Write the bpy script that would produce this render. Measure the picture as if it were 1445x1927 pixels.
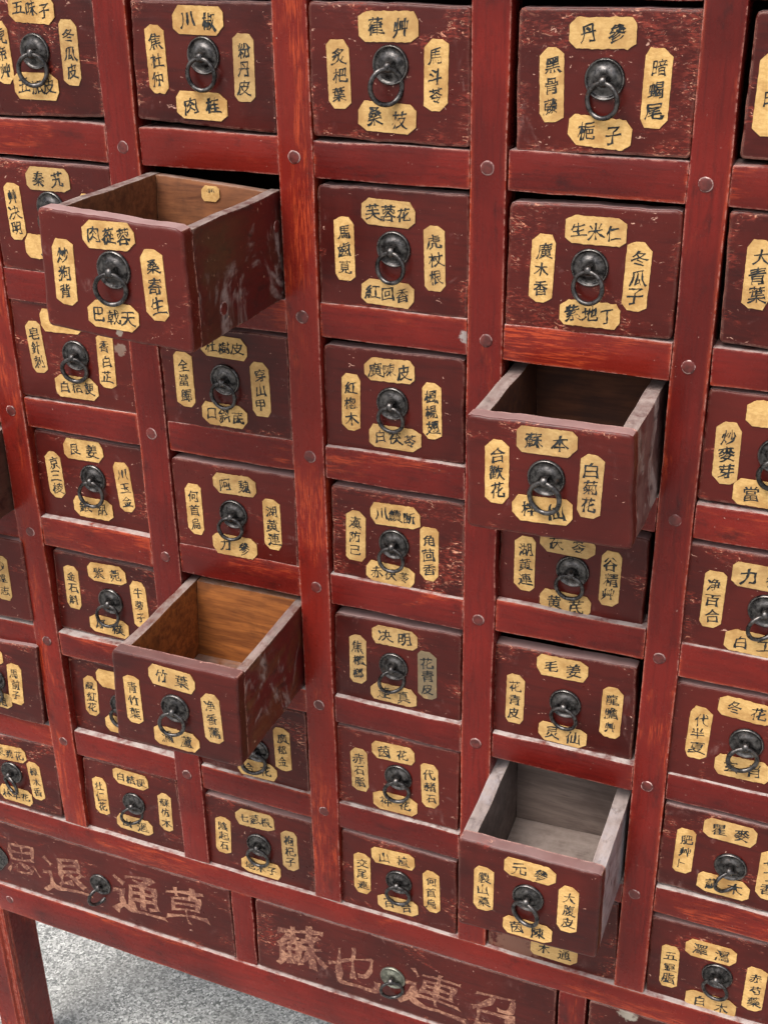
import bpy, bmesh, math, random
import numpy as np
from mathutils import Vector, Matrix, noise as mnoise, geometry as mgeo

for o in list(bpy.data.objects):
    bpy.data.objects.remove(o)
scene = bpy.context.scene
COL = scene.collection
R = math.radians
GROUND_V = 1.55           # the face of the cabinet is measured downwards; the ground lies here


def W(u, v, w=0.0):
    """point of the cabinet face: u to the right, v down, w out of the face (metres)"""
    return Vector((u, -w, GROUND_V - v))


# ------------------------------------------------------------------ camera
cam_data = bpy.data.cameras.new('camera')
cam_data.sensor_fit = 'VERTICAL'
cam_data.sensor_height = 24.0
cam_data.lens = 2383.156 / 1927 * 24.0
cam_data.clip_start = 0.05
cam_data.clip_end = 600
cam = bpy.data.objects.new('camera', cam_data)
COL.objects.link(cam)
right = Vector((0.92129987, 0.38858156, -0.0145232))
down = Vector((0.16160528, -0.41659104, -0.8946148))
fwd = Vector((-0.35368105, 0.82186147, -0.4466021))
m = Matrix((right, -down, -fwd)).transposed().to_4x4()
m.translation = W(0.97884451, -0.24158801, 1.13699873)
cam.matrix_world = m
scene.camera = cam

# ------------------------------------------------------------------ daylight
SUN_EL, SUN_AZ = 58, 24           # elevation; degrees to the left of straight in front of the cabinet
world = bpy.data.worlds.new('World')
scene.world = world
world.use_nodes = True
wn = world.node_tree.nodes
wl = world.node_tree.links
bg = wn['Background']
sky = wn.new('ShaderNodeTexSky')
sky.sky_type = 'NISHITA'
sky.sun_disc = False
sky.sun_elevation = R(SUN_EL)
sky.sun_rotation = R(180 + SUN_AZ)
sky.air_density = 1.0
sky.dust_density = 6.0
sky.ozone_density = 0.6
pale = wn.new('ShaderNodeHueSaturation')      # a hazy white sky
pale.inputs['Saturation'].default_value = 0.4
wl.new(sky.outputs[0], pale.inputs['Color'])
wl.new(pale.outputs[0], bg.inputs[0])
bg.inputs[1].default_value = 0.15
sun_d = bpy.data.lights.new('sun', 'SUN')
sun_d.energy = 0.95
sun_d.angle = R(30)
sun_d.color = (1.0, 0.96, 0.9)
sun = bpy.data.objects.new('sun', sun_d)
COL.objects.link(sun)
sdir = Vector((-math.sin(R(SUN_AZ)) * math.cos(R(SUN_EL)), -math.cos(R(SUN_AZ)) * math.cos(R(SUN_EL)), math.sin(R(SUN_EL))))
sun.rotation_euler = (-sdir).to_track_quat('-Z', 'Y').to_euler()
sun.location = (-2, -4, 5)
scene.view_settings.view_transform = 'Standard'
scene.view_settings.look = 'None'
scene.view_settings.exposure = 0.76
scene.view_settings.gamma = 1.0
scene.view_settings.use_curve_mapping = False


# ------------------------------------------------------------------ material helpers
class NT:
    def __init__(self, name):
        self.mat = bpy.data.materials.new(name)
        self.mat.use_nodes = True
        self.n = self.mat.node_tree.nodes
        self.l = self.mat.node_tree.links
        self.bsdf = self.n['Principled BSDF']

    def put(self, sock, v):
        if isinstance(v, bpy.types.NodeSocket):
            self.l.new(v, sock)
        elif isinstance(v, (tuple, list)) and sock.type == 'RGBA' and len(v) == 3:
            sock.default_value = (*v, 1)
        else:
            sock.default_value = v

    def math(self, op, a, b=None, c=None, clamp=False):
        x = self.n.new('ShaderNodeMath')
        x.operation = op
        x.use_clamp = clamp
        for i, v in enumerate((a, b, c)):
            if v is not None:
                self.put(x.inputs[i], v)
        return x.outputs[0]

    def vmath(self, op, a, b):
        x = self.n.new('ShaderNodeVectorMath')
        x.operation = op
        self.put(x.inputs[0], a)
        self.put(x.inputs[1], b)
        return x.outputs[1] if op in ('DISTANCE', 'DOT_PRODUCT', 'LENGTH') else x.outputs[0]

    def step(self, v, lo, hi):
        x = self.n.new('ShaderNodeMapRange')
        x.interpolation_type = 'SMOOTHSTEP'
        self.put(x.inputs['Value'], v)
        self.put(x.inputs['From Min'], lo)
        self.put(x.inputs['From Max'], hi)
        return x.outputs[0]

    def noise(self, vec, scale, detail=4, rough=0.55, dist=0.0, stretch=None, color=False):
        if stretch:
            vec = self.vmath('MULTIPLY', vec, stretch)
        x = self.n.new('ShaderNodeTexNoise')
        self.put(x.inputs['Vector'], vec)
        x.inputs['Scale'].default_value = scale
        x.inputs['Detail'].default_value = detail
        x.inputs['Roughness'].default_value = rough
        x.inputs['Distortion'].default_value = dist
        return x.outputs[1 if color else 0]

    def mix(self, f, a, b, blend='MIX'):
        x = self.n.new('ShaderNodeMix')
        x.data_type = 'RGBA'
        x.blend_type = blend
        self.put(x.inputs[0], f)
        self.put(x.inputs[6], a)
        self.put(x.inputs[7], b)
        return x.outputs[2]

    def coords(self, seed=17.0):
        tc = self.n.new('ShaderNodeTexCoord')
        oi = self.n.new('ShaderNodeObjectInfo')
        r = self.math('MULTIPLY', oi.outputs['Random'], seed)
        self.rand = oi.outputs['Random']
        self.local = tc.outputs['Object']
        cx = self.n.new('ShaderNodeCombineXYZ')
        self.put(cx.inputs[0], r)
        self.put(cx.inputs[1], self.math('MULTIPLY', r, 0.37))
        self.put(cx.inputs[2], self.math('MULTIPLY', r, 0.71))
        return self.vmath('ADD', tc.outputs['Object'], cx.outputs[0])

    def attr(self, name, vector=False):
        x = self.n.new('ShaderNodeAttribute')
        x.attribute_type = 'OBJECT'
        x.attribute_name = name
        return x.outputs['Vector' if vector else 'Fac']

    def edge(self, radius, lo=0.02, hi=0.25):
        b = self.n.new('ShaderNodeBevel')
        b.samples = 4
        b.inputs[0].default_value = radius
        g = self.n.new('ShaderNodeNewGeometry')
        d = self.vmath('DOT_PRODUCT', b.outputs[0], g.outputs['Normal'])
        return self.step(self.math('SUBTRACT', 1.0, d), lo, hi)

    def up(self, lo=0.6, hi=0.95):
        g = self.n.new('ShaderNodeNewGeometry')
        s = self.n.new('ShaderNodeSeparateXYZ')
        self.put(s.inputs[0], g.outputs['True Normal'])
        return self.step(s.outputs[2], lo, hi)

    def bump(self, h, strength, dist=0.001):
        b = self.n.new('ShaderNodeBump')
        b.inputs['Strength'].default_value = strength
        b.inputs['Distance'].default_value = dist
        self.put(b.inputs['Height'], h)
        self.put(self.bsdf.inputs['Normal'], b.outputs[0])

    def out(self, color, rough, metallic=0.0, spec=0.5):
        self.put(self.bsdf.inputs['Base Color'], color)
        self.put(self.bsdf.inputs['Roughness'], rough)
        self.put(self.bsdf.inputs['Metallic'], metallic)
        self.put(self.bsdf.inputs['Specular IOR Level'], spec)
        return self.mat


def smear_mask(t, k=1.0):
    """a patch of old paint or dirt round the place given by the object's own smear property (x, z, radius)"""
    at = t.attr('smear', True)
    s = t.n.new('ShaderNodeSeparateXYZ'); t.put(s.inputs[0], at)
    p = t.n.new('ShaderNodeSeparateXYZ'); t.put(p.inputs[0], t.local)
    dx = t.math('SUBTRACT', p.outputs[0], s.outputs[0])
    dz = t.math('SUBTRACT', p.outputs[2], s.outputs[1])
    d = t.math('SQRT', t.math('ADD', t.math('MULTIPLY', dx, dx), t.math('MULTIPLY', dz, dz)))
    q = t.math('DIVIDE', d, t.math('MAXIMUM', s.outputs[2], 0.0001))
    n = t.noise(t.local, 120, 5, 0.65)
    q = t.math('ADD', q, t.math('MULTIPLY', t.math('SUBTRACT', n, 0.5), 3.0))
    return t.step(q, 1.05, 0.7)


def red_frame(name, axis):
    """brushed red lacquer over wood, worn orange along the grain; axis = direction of the grain"""
    t = NT(name)
    c = t.coords()
    st = [1.0, 1.0, 1.0]
    st['xyz'.index(axis)] = 0.07
    st = tuple(st)
    grain = t.noise(c, 260, 6, 0.62, 0.3, st)
    fine = t.noise(c, 700, 5, 0.65, 0.2, st)
    big = t.noise(c, 7, 3, 0.5, 0.2)
    patch = t.noise(c, 16, 4, 0.6, 0.6, tuple(0.35 if a == axis else 1.0 for a in 'xyz'))
    col = t.mix(t.step(big, 0.3, 0.7), (0.082, 0.0062, 0.0048), (0.158, 0.0112, 0.0076))
    col = t.mix(t.math('MULTIPLY', t.step(grain, 0.42, 0.74), 0.5), col, (0.044, 0.0050, 0.0045))
    col = t.mix(t.math('MULTIPLY', t.step(t.rand, 0.4, 1.0), 0.40), col, (0.215, 0.0170, 0.0090))
    lw = t.math('SUBTRACT', 0.59, t.math('MULTIPLY', t.math('MULTIPLY', t.rand, t.rand), 0.15))
    worn = t.math('MULTIPLY', t.step(patch, lw, t.math('ADD', lw, 0.13)), t.step(t.math('ADD', fine, t.math('MULTIPLY', grain, 0.8)), 0.84, 1.04))
    col = t.mix(t.math('MULTIPLY', worn, 0.72), col, (0.42, 0.058, 0.018))
    deep = t.math('MULTIPLY', t.step(t.noise(c, 12, 4, 0.6, 0.5, st), 0.52, 0.70), 0.5)
    col = t.mix(deep, col, (0.052, 0.0062, 0.0055))
    grime = t.math('MULTIPLY', t.step(t.noise(c, 40, 6, 0.75, 0.0, tuple(0.5 if a == axis else 1.0 for a in 'xyz')), 0.53, 0.74), 0.75)
    col = t.mix(t.math('MULTIPLY', grime, 0.85), col, (0.022, 0.0055, 0.0055))
    wide = t.math('MULTIPLY', t.edge(0.0075, 0.005, 0.10), t.step(t.noise(c, 22, 5, 0.65, 0.4, st), 0.46, 0.60))
    col = t.mix(t.math('MULTIPLY', wide, t.step(fine, 0.34, 0.58)), col, (0.42, 0.060, 0.022))
    edge = t.edge(0.0030, 0.015, 0.16)
    en = t.step(t.noise(c, 150, 5, 0.7), 0.42, 0.57)
    wear_glint = t.math('MULTIPLY', edge, en)
    col = t.mix(t.math('MULTIPLY', wear_glint, 0.8), col, t.mix(t.noise(c, 60, 3), (0.46, 0.095, 0.05), (0.76, 0.48, 0.40)))  # orange edge wear, plus a pale edge highlight painted into the colour
    spk = t.step(t.noise(c, 330, 3, 0.6), 0.725, 0.77)
    col = t.mix(t.math('MULTIPLY', spk, 0.7), col, (0.62, 0.40, 0.33))
    sm = smear_mask(t)
    col = t.mix(t.math('MULTIPLY', sm, 0.85), col, t.mix(t.noise(c, 90, 3), (0.16, 0.13, 0.12), (0.55, 0.50, 0.47)))
    dust = t.math('MULTIPLY', t.math('MULTIPLY', t.up(), t.attr('dust')), t.step(t.noise(c, 60, 5, 0.7), 0.25, 0.6), clamp=True)
    col = t.mix(dust, col, (0.42, 0.36, 0.335))
    ro = t.math('ADD', 0.15, t.math('MULTIPLY', t.noise(c, 45, 5, 0.65), 0.26))
    ro = t.math('ADD', ro, t.math('MULTIPLY', dust, 0.5), clamp=True)
    h = t.math('ADD', t.math('MULTIPLY', grain, 0.6), t.math('MULTIPLY', t.noise(c, 60, 4, 0.6), 0.9))
    t.bump(h, 0.42, 0.0010)
    return t.out(col, ro, 0, 0.27)


def drawer_lacquer(name):
    """dark maroon lacquer on drawer fronts; the wear property drives how much is scratched through"""
    t = NT(name)
    c = t.coords()
    wear = t.math('ADD', t.attr('wear'), 0.12)
    gr = (0.12, 1.0, 1.0)
    grain = t.noise(c, 150, 6, 0.6, 0.3, gr)
    big = t.noise(c, 11, 4, 0.55, 0.4)
    col = t.mix(t.step(big, 0.3, 0.7), (0.038, 0.0047, 0.0036), (0.074, 0.0078, 0.0052))
    col = t.mix(t.math('MULTIPLY', t.step(grain, 0.45, 0.75), 0.5), col, (0.020, 0.0038, 0.0036))
    col = t.mix(t.math('MULTIPLY', t.step(t.rand, 0.45, 1.0), 0.45), col, (0.112, 0.0105, 0.0070))
    # worn red undercoat in soft patches
    pn = t.noise(c, 21, 5, 0.62, 1.0, (0.6, 1.0, 1.0))
    gc = t.n.new('ShaderNodeTexCoord')
    gs = t.n.new('ShaderNodeSeparateXYZ'); t.put(gs.inputs[0], gc.outputs['Generated'])
    ex = t.math('ABSOLUTE', t.math('SUBTRACT', gs.outputs[0], 0.5))
    ez = t.math('ABSOLUTE', t.math('SUBTRACT', gs.outputs[2], 0.5))
    rimw = t.step(t.math('MAXIMUM', ex, ez), 0.36, 0.50)
    pn = t.math('ADD', pn, t.math('MULTIPLY', rimw, 0.075))
    lo = t.math('SUBTRACT', 0.645, t.math('MULTIPLY', wear, 0.155))
    pm = t.step(pn, lo, t.math('ADD', lo, 0.13))
    g2 = t.noise(c, 420, 4, 0.65, 0.6, (0.35, 1.0, 1.0))
    red = t.math('MULTIPLY', pm, t.step(g2, 0.46, 0.62))
    col = t.mix(t.math('MULTIPLY', red, 0.75), col, (0.21, 0.027, 0.015))
    # bright flecks and scratches in the middle of those patches
    fl = t.noise(c, 230, 6, 0.72, 1.6, (0.42, 1.0, 1.0))
    lo2 = t.math('ADD', lo, 0.02)
    fm = t.math('MULTIPLY', t.step(pn, lo2, t.math('ADD', lo2, 0.12)), t.step(fl, 0.575, 0.635))
    col = t.mix(t.math('MULTIPLY', fm, 0.97), col, t.mix(t.noise(c, 60, 2), (0.50, 0.11, 0.045), (0.78, 0.47, 0.32)))
    sc = t.math('MULTIPLY', t.step(t.noise(c, 20, 5, 0.6, 1.5), 0.60, 0.74), t.step(t.noise(c, 180, 5, 0.7, 0.5, (1.0, 1.0, 0.3)), 0.40, 0.66))
    col = t.mix(t.math('MULTIPLY', sc, 0.30), col, (0.34, 0.19, 0.17))
    spk = t.step(t.noise(c, 240, 4, 0.65, 0.8, (0.6, 1.0, 1.0)), t.math('SUBTRACT', 0.695, t.math('MULTIPLY', wear, 0.05)), 0.722)
    col = t.mix(t.math('MULTIPLY', spk, 0.8), col, (0.62, 0.36, 0.27))
    edge = t.edge(0.0044, 0.015, 0.17)
    en = t.step(t.math('ADD', t.noise(c, 130, 5, 0.75), t.math('MULTIPLY', wear, 0.08)), 0.44, 0.56)
    col = t.mix(t.math('MULTIPLY', t.math('MULTIPLY', edge, en), 0.9), col, t.mix(t.noise(c, 75, 2), (0.42, 0.10, 0.05), (0.74, 0.52, 0.43)))  # chipped edges mixed with painted pale lines standing in for edge highlights
    sm = smear_mask(t)
    col = t.mix(t.math('MULTIPLY', sm, 0.8), col, t.mix(t.attr('brown'), t.mix(t.noise(c, 60, 3), (0.13, 0.085, 0.06), (0.46, 0.43, 0.36)), (0.17, 0.082, 0.056)))
    dust = t.math('MULTIPLY', t.up(0.7, 0.97), t.math('ADD', 0.45, t.math('MULTIPLY', t.noise(c, 30, 4, 0.6), 0.75)), clamp=True)
    dust = t.math('MULTIPLY', dust, t.attr('dust'))
    col = t.mix(t.math('MULTIPLY', dust, 0.78), col, (0.42, 0.285, 0.27))  # dust on upward faces, brightened to paint in the sheen along the top
    ro = t.math('ADD', 0.18, t.math('MULTIPLY', t.noise(c, 38, 5, 0.65), 0.30))
    ro = t.math('ADD', ro, t.math('MULTIPLY', t.math('ADD', dust, red), 0.3), clamp=True)
    h = t.math('ADD', t.math('MULTIPLY', grain, 0.5), t.math('MULTIPLY', t.noise(c, 55, 4, 0.6), 0.9))
    h = t.math('SUBTRACT', h, t.math('MULTIPLY', fm, 0.8))
    t.bump(h, 0.40, 0.0010)
    return t.out(col, ro, 0, 0.27)


def bare_wood(name, c0, c1, dirt, axis='x', rough=0.7, dusty=0.7, stain=0.5):
    t = NT(name)
    c = t.coords()
    st = tuple(0.1 if a == axis else 1.0 for a in 'xyz')
    g = t.noise(c, 120, 6, 0.62, 0.5, st)
    b = t.noise(c, 14, 4, 0.6, 0.6)
    col = t.mix(t.step(g, 0.3, 0.7), c0, c1)
    col = t.mix(t.math('MULTIPLY', t.step(b, 0.45, 0.68), stain), col, dirt)
    f = t.noise(c, 300, 5, 0.65, 0.2, st)
    col = t.mix(t.math('MULTIPLY', t.step(f, 0.52, 0.7), 0.4), col, dirt)
    edge = t.math('MULTIPLY', t.edge(0.0022), t.step(t.noise(c, 110, 4, 0.7), 0.45, 0.6))
    col = t.mix(t.math('MULTIPLY', edge, 0.6), col, (0.50, 0.38, 0.28))
    up = t.math('MULTIPLY', t.math('MULTIPLY', t.up(), dusty), t.step(t.noise(c, 55, 6, 0.72), 0.22, 0.66))
    col = t.mix(t.math('MULTIPLY', up, 0.62), col, (0.33, 0.27, 0.24))
    t.bump(t.math('ADD', g, t.math('MULTIPLY', f, 0.5)), 0.3, 0.0008)
    return t.out(col, rough, 0, 0.35)


def side_lacquer(name, red, brown):
    """outer side of a pulled drawer: red-brown lacquer rubbed through, smeared with pale dust"""
    t = NT(name)
    c = t.coords()
    b = t.noise(c, 17, 5, 0.62, 1.2)
    f = t.noise(c, 150, 6, 0.65, 0.4, (1.0, 0.25, 1.0))
    col = t.mix(t.step(b, 0.47, 0.6), red, brown)
    col = t.mix(t.math('MULTIPLY', t.step(f, 0.45, 0.7), 0.55), col, (0.030, 0.010, 0.009))
    sm = t.noise(c, 13, 6, 0.62, 2.4, (1.0, 1.0, 0.6))
    smk = t.math('MULTIPLY', t.step(sm, 0.52, 0.66), t.step(f, 0.10, 0.60))
    col = t.mix(t.math('MULTIPLY', smk, 0.62), col, (0.40, 0.31, 0.28))
    blk = t.step(t.noise(c, 55, 5, 0.7, 0.8, (1.0, 0.6, 1.0)), 0.56, 0.66)
    col = t.mix(t.math('MULTIPLY', blk, 0.8), col, (0.022, 0.009, 0.008))
    sp = t.step(t.noise(c, 260, 4, 0.65, 0.6, (1.0, 1.0, 0.4)), 0.67, 0.72)
    col = t.mix(t.math('MULTIPLY', sp, 0.8), col, (0.55, 0.33, 0.22))
    edge = t.math('MULTIPLY', t.edge(0.003), t.step(t.noise(c, 130, 4, 0.7), 0.45, 0.58))
    col = t.mix(t.math('MULTIPLY', edge, 0.8), col, (0.52, 0.36, 0.27))
    up = t.math('MULTIPLY', t.up(), t.step(t.noise(c, 55, 6, 0.72), 0.28, 0.6))
    col = t.mix(t.math('MULTIPLY', up, 0.70), col, t.mix(t.noise(c, 130, 5, 0.65, 0.3, (1.0, 0.15, 1.0)), (0.10, 0.06, 0.05), (0.50, 0.42, 0.38)))
    ro = t.math('ADD', 0.34, t.math('MULTIPLY', t.math('ADD', up, smk), 0.4), clamp=True)
    t.bump(t.math('ADD', t.math('MULTIPLY', f, 0.5), b), 0.35, 0.001)
    return t.out(col, ro)


def paper_mat():
    t = NT('old_yellow_paper')
    c = t.coords()
    st = t.attr('stain')
    f = t.noise(c, 420, 5, 0.65, 0.4, (0.5, 1.0, 1.0))
    b = t.noise(c, 38, 5, 0.6, 0.4)
    col = t.mix(t.step(f, 0.3, 0.7), (0.50, 0.295, 0.100), (0.65, 0.415, 0.160))
    col = t.mix(t.math('MULTIPLY', t.step(b, 0.42, 0.68), 0.75), col, (0.33, 0.165, 0.050))
    col = t.mix(t.math('MULTIPLY', t.math('MULTIPLY', t.rand, t.rand), 0.40), col, (0.36, 0.235, 0.105))
    sp = t.step(t.noise(c, 520, 2, 0.5), 0.70, 0.76)
    col = t.mix(t.math('MULTIPLY', sp, 0.55), col, (0.22, 0.10, 0.04))
    col = t.mix(t.math('MULTIPLY', st, t.step(t.noise(c, 60, 4), 0.15, 0.5)), col, (0.10, 0.085, 0.062))
    t.bump(t.math('ADD', f, t.math('MULTIPLY', b, 2.0)), 0.3, 0.0005)
    return t.out(col, 0.82, 0, 0.25)


def ink_mat():
    t = NT('brush_ink')
    c = t.coords()
    col = t.mix(t.step(t.noise(c, 260, 3), 0.35, 0.7), (0.009, 0.011, 0.012), (0.036, 0.038, 0.037))
    return t.out(col, 0.7, 0, 0.2)


def iron_mat(name, a, b, rough):
    t = NT(name)
    c = t.coords()
    n = t.noise(c, 160, 5, 0.65, 0.3)
    n2 = t.noise(c, 620, 3, 0.6)
    col = t.mix(t.step(n, 0.35, 0.68), a, b)
    rust = t.step(t.noise(c, 210, 4, 0.7), 0.60, 0.72)
    col = t.mix(t.math('MULTIPLY', rust, t.math('ADD', 0.2, t.math('MULTIPLY', t.rand, 0.6))), col, (0.11, 0.060, 0.036))
    edge = t.math('MULTIPLY', t.edge(0.0010), 0.75)
    col = t.mix(edge, col, (0.52, 0.49, 0.45))
    ro = t.math('ADD', rough, t.math('MULTIPLY', n, 0.26))
    t.bump(t.math('ADD', n, t.math('MULTIPLY', n2, 0.5)), 0.45, 0.0007)
    return t.out(col, ro, 0.88)


def gilt_mat():
    t = NT('worn_gilt_paint')
    c = t.coords()
    n = t.noise(c, 210, 5, 0.68, 0.8)
    b = t.noise(c, 26, 4, 0.6)
    col = t.mix(t.step(n, 0.35, 0.62), (0.20, 0.074, 0.046), (0.41, 0.205, 0.125))
    gone = t.math('MULTIPLY', t.step(b, 0.34, 0.56), t.step(n, 0.66, 0.46))
    col = t.mix(t.math('MULTIPLY', gone, 0.9), col, (0.11, 0.03, 0.022))
    t.bump(n, 0.3, 0.0006)
    return t.out(col, 0.55, 0.1)


def granite_mat():
    t = NT('speckled_granite')
    c = t.coords()
    n1 = t.noise(c, 110, 5, 0.72)
    n2 = t.noise(c, 300, 4, 0.7)
    big = t.noise(c, 5, 4, 0.6)
    wob = t.vmath('ADD', c, t.vmath('MULTIPLY', t.noise(c, 190, 3, 0.6, color=True), (0.008, 0.008, 0.008)))
    vo = t.n.new('ShaderNodeTexVoronoi')
    t.put(vo.inputs['Vector'], wob)
    vo.inputs['Scale'].default_value = 330
    g = t.n.new('ShaderNodeSeparateColor')
    t.put(g.inputs[0], vo.outputs['Color'])
    gr = t.math('ADD', t.math('MULTIPLY', g.outputs[0], 0.62), t.math('MULTIPLY', n1, 0.55))
    col = t.mix(t.step(gr, 0.26, 0.86), (0.115, 0.12, 0.115), (0.42, 0.42, 0.40))
    col = t.mix(t.math('MULTIPLY', t.step(g.outputs[1], 0.84, 0.90), 0.8), col, (0.66, 0.66, 0.63))
    col = t.mix(t.math('MULTIPLY', t.step(g.outputs[2], 0.88, 0.94), 0.6), col, (0.08, 0.085, 0.085))
    col = t.mix(t.math('MULTIPLY', t.step(n2, 0.5, 0.7), 0.4), col, (0.30, 0.30, 0.285))
    col = t.mix(t.math('MULTIPLY', t.step(big, 0.45, 0.62), 0.4), col, (0.20, 0.195, 0.18))
    t.bump(t.math('ADD', n1, n2), 0.5, 0.0016)
    return t.out(col, 0.8, 0, 0.3)


M_V = red_frame('red_lacquer_upright_grain', 'z')
M_H = red_frame('red_lacquer_level_grain', 'x')


def peg_mat():
    t = NT('red_peg_with_worn_rim')
    c = t.coords()
    s = t.n.new('ShaderNodeSeparateXYZ'); t.put(s.inputs[0], t.local)
    d = t.math('SQRT', t.math('ADD', t.math('MULTIPLY', s.outputs[0], s.outputs[0]), t.math('MULTIPLY', s.outputs[2], s.outputs[2])))
    n = t.noise(c, 300, 4, 0.65)
    d = t.math('ADD', d, t.math('MULTIPLY', t.math('SUBTRACT', n, 0.5), 0.0016))
    ring = t.math('MULTIPLY', t.step(d, 0.0056, 0.0061), t.step(d, 0.0072, 0.0067))
    ring = t.math('MULTIPLY', ring, t.step(t.noise(c, 130, 4, 0.6), 0.44, 0.58))
    ring = t.math('MULTIPLY', ring, t.math('ADD', 0.45, t.math('MULTIPLY', t.rand, 0.55)))
    col = t.mix(t.step(t.noise(c, 120, 4), 0.35, 0.65), (0.060, 0.011, 0.009), (0.120, 0.019, 0.015))
    col = t.mix(t.math('MULTIPLY', ring, 0.8), col, (0.60, 0.42, 0.38))
    t.bump(n, 0.4, 0.0008)
    return t.out(col, 0.35)


M_PEG = peg_mat()
M_D = drawer_lacquer('maroon_lacquer')
M_PAPER, M_INK = paper_mat(), ink_mat()
M_IRON = iron_mat('dark_iron', (0.030, 0.028, 0.028), (0.135, 0.125, 0.12), 0.16)
M_BRASS = iron_mat('tarnished_brass', (0.15, 0.155, 0.125), (0.30, 0.30, 0.24), 0.30)
M_GILT = gilt_mat()
M_GRANITE = granite_mat()
M_DARKWOOD = bare_wood('dark_inner_board', (0.030, 0.017, 0.012), (0.055, 0.03, 0.02), (0.014, 0.009, 0.008))


# ------------------------------------------------------------------ mesh helpers
def link(name, me, mat, parent=None, loc=None, **props):
    o = bpy.data.objects.new(name, me)
    COL.objects.link(o)
    if mat is not None:
        me.materials.append(mat)
    if parent is not None:
        o.parent = parent
    if loc is not None:
        o.location = loc
    for k, v in props.items():
        o[k] = v
    return o


def finish(bm, name, angle=35):
    me = bpy.data.meshes.new(name)
    bmesh.ops.recalc_face_normals(bm, faces=bm.faces)
    bm.to_mesh(me)
    bm.free()
    me.shade_smooth()
    me.set_sharp_from_angle(angle=R(angle))
    return me


def thing(name, label, cat, loc, group=None, rot=(0, 0, 0)):
    o = bpy.data.objects.new(name, None)
    o.empty_display_size = 0.05
    COL.objects.link(o)
    o.location = loc
    o.rotation_euler = rot
    o['label'] = label
    o['category'] = cat
    if group:
        o['group'] = group
    return o


def outline(quad, rng, radius=0.0025, seg=13, jit=0.0004):
    """closed outline of a hand-planed board: quad = TL, TR, BR, BL in (x, z)"""
    q = [Vector(p) for p in quad]
    pts = []
    for i in range(4):
        a, b = q[i], q[(i + 1) % 4]
        pr, nx = q[i - 1], q[(i + 2) % 4]
        r0 = radius[i] if isinstance(radius, (tuple, list)) else radius
        r1 = radius[(i + 1) % 4] if isinstance(radius, (tuple, list)) else radius
        d = (b - a)
        L = d.length
        d.normalize()
        nrm = Vector((-d.y, d.x))
        s0 = rng.uniform(0, 99)
        n = max(3, int(seg))
        for k in range(n + 1):
            tt = r0 + (L - r0 - r1) * k / n
            off = jit * (1.6 * mnoise.noise((s0, tt * 26, 0)) + 0.8 * mnoise.noise((s0, tt * 110, 3)))
            if k in (0, n):
                off *= 0.3
            pts.append(a + d * tt + nrm * off)
        # corner point on the arc
        e = (nx - b).normalized()
        pts.append(b - d * r1 * 0.3 + e * r1 * 0.3)
    return pts


def board(quad, y0, y1, rng, radius=0.0025, bevel=0.0018, seg=13, jit=0.0004, bseg=3, name='board'):
    """board whose face lies at y0 (towards the viewer) and its back at y1"""
    pts = outline(quad, rng, radius, seg, jit)
    bm = bmesh.new()
    f = [bm.verts.new((p.x, y0, p.y)) for p in pts]
    g = [bm.verts.new((p.x, y1, p.y)) for p in pts]
    front = bm.faces.new(f)
    bm.faces.new(list(reversed(g)))
    n = len(pts)
    for i in range(n):
        bm.faces.new((f[i], g[i], g[(i + 1) % n], f[(i + 1) % n]))
    bmesh.ops.recalc_face_normals(bm, faces=bm.faces)
    if bevel:
        es = [e for e in front.edges]
        bmesh.ops.bevel(bm, geom=es, offset=bevel, segments=bseg, profile=0.6, affect='EDGES')
    return finish(bm, name, 40)


def hexa(c8, rng, bevel=0.0012, name='plank', cuts=5, jit=0.0004):
    """plank from 8 corners: front TL TR BR BL, back TL TR BR BL; edges wobble a little"""
    bm = bmesh.new()
    v = [bm.verts.new(p) for p in c8]
    for idx in ((0, 1, 2, 3), (7, 6, 5, 4), (0, 4, 5, 1), (1, 5, 6, 2), (2, 6, 7, 3), (3, 7, 4, 0)):
        bm.faces.new([v[i] for i in idx])
    bmesh.ops.recalc_face_normals(bm, faces=bm.faces)
    bmesh.ops.bevel(bm, geom=list(bm.edges), offset=bevel, segments=2, profile=0.6, affect='EDGES')
    if cuts:
        longest = max((e.calc_length() for e in bm.edges))
        es = [e for e in bm.edges if e.calc_length() > longest * 0.55]
        bmesh.ops.subdivide_edges(bm, edges=es, cuts=cuts, use_grid_fill=True)
        s = rng.uniform(0, 50)
        for vv in bm.verts:
            n = mnoise.noise_vector(vv.co * 24 + Vector((s, s, 0)))
            vv.co += n * jit * 1.5
    return finish(bm, name, 40)


def box(u0, u1, v0, v1, w0, w1, rng, origin, **kw):
    """plank given on the cabinet face; mesh local to ORIGIN"""
    P = [W(u0, v0, w0), W(u1, v0, w0), W(u1, v1, w0), W(u0, v1, w0), W(u0, v0, w1), W(u1, v0, w1), W(u1, v1, w1), W(u0, v1, w1)]
    return hexa([p - origin for p in P], rng, **kw)


def lathe_y(profile, n=40, name='disc'):
    """turned about the y axis; profile = (radius, y)"""
    bm = bmesh.new()
    rings = []
    for r, y in profile:
        if r < 1e-6:
            rings.append([bm.verts.new((0, y, 0))])
        else:
            rings.append([bm.verts.new((r * math.cos(2 * math.pi * k / n), y, r * math.sin(2 * math.pi * k / n))) for k in range(n)])
    for a, b in zip(rings, rings[1:]):
        for k in range(n):
            k2 = (k + 1) % n
            if len(a) == 1:
                bm.faces.new((a[0], b[k], b[k2]))
            elif len(b) == 1:
                bm.faces.new((a[k], b[0], a[k2]))
            else:
                bm.faces.new((a[k], b[k], b[k2], a[k2]))
    return finish(bm, name, 50)


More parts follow.
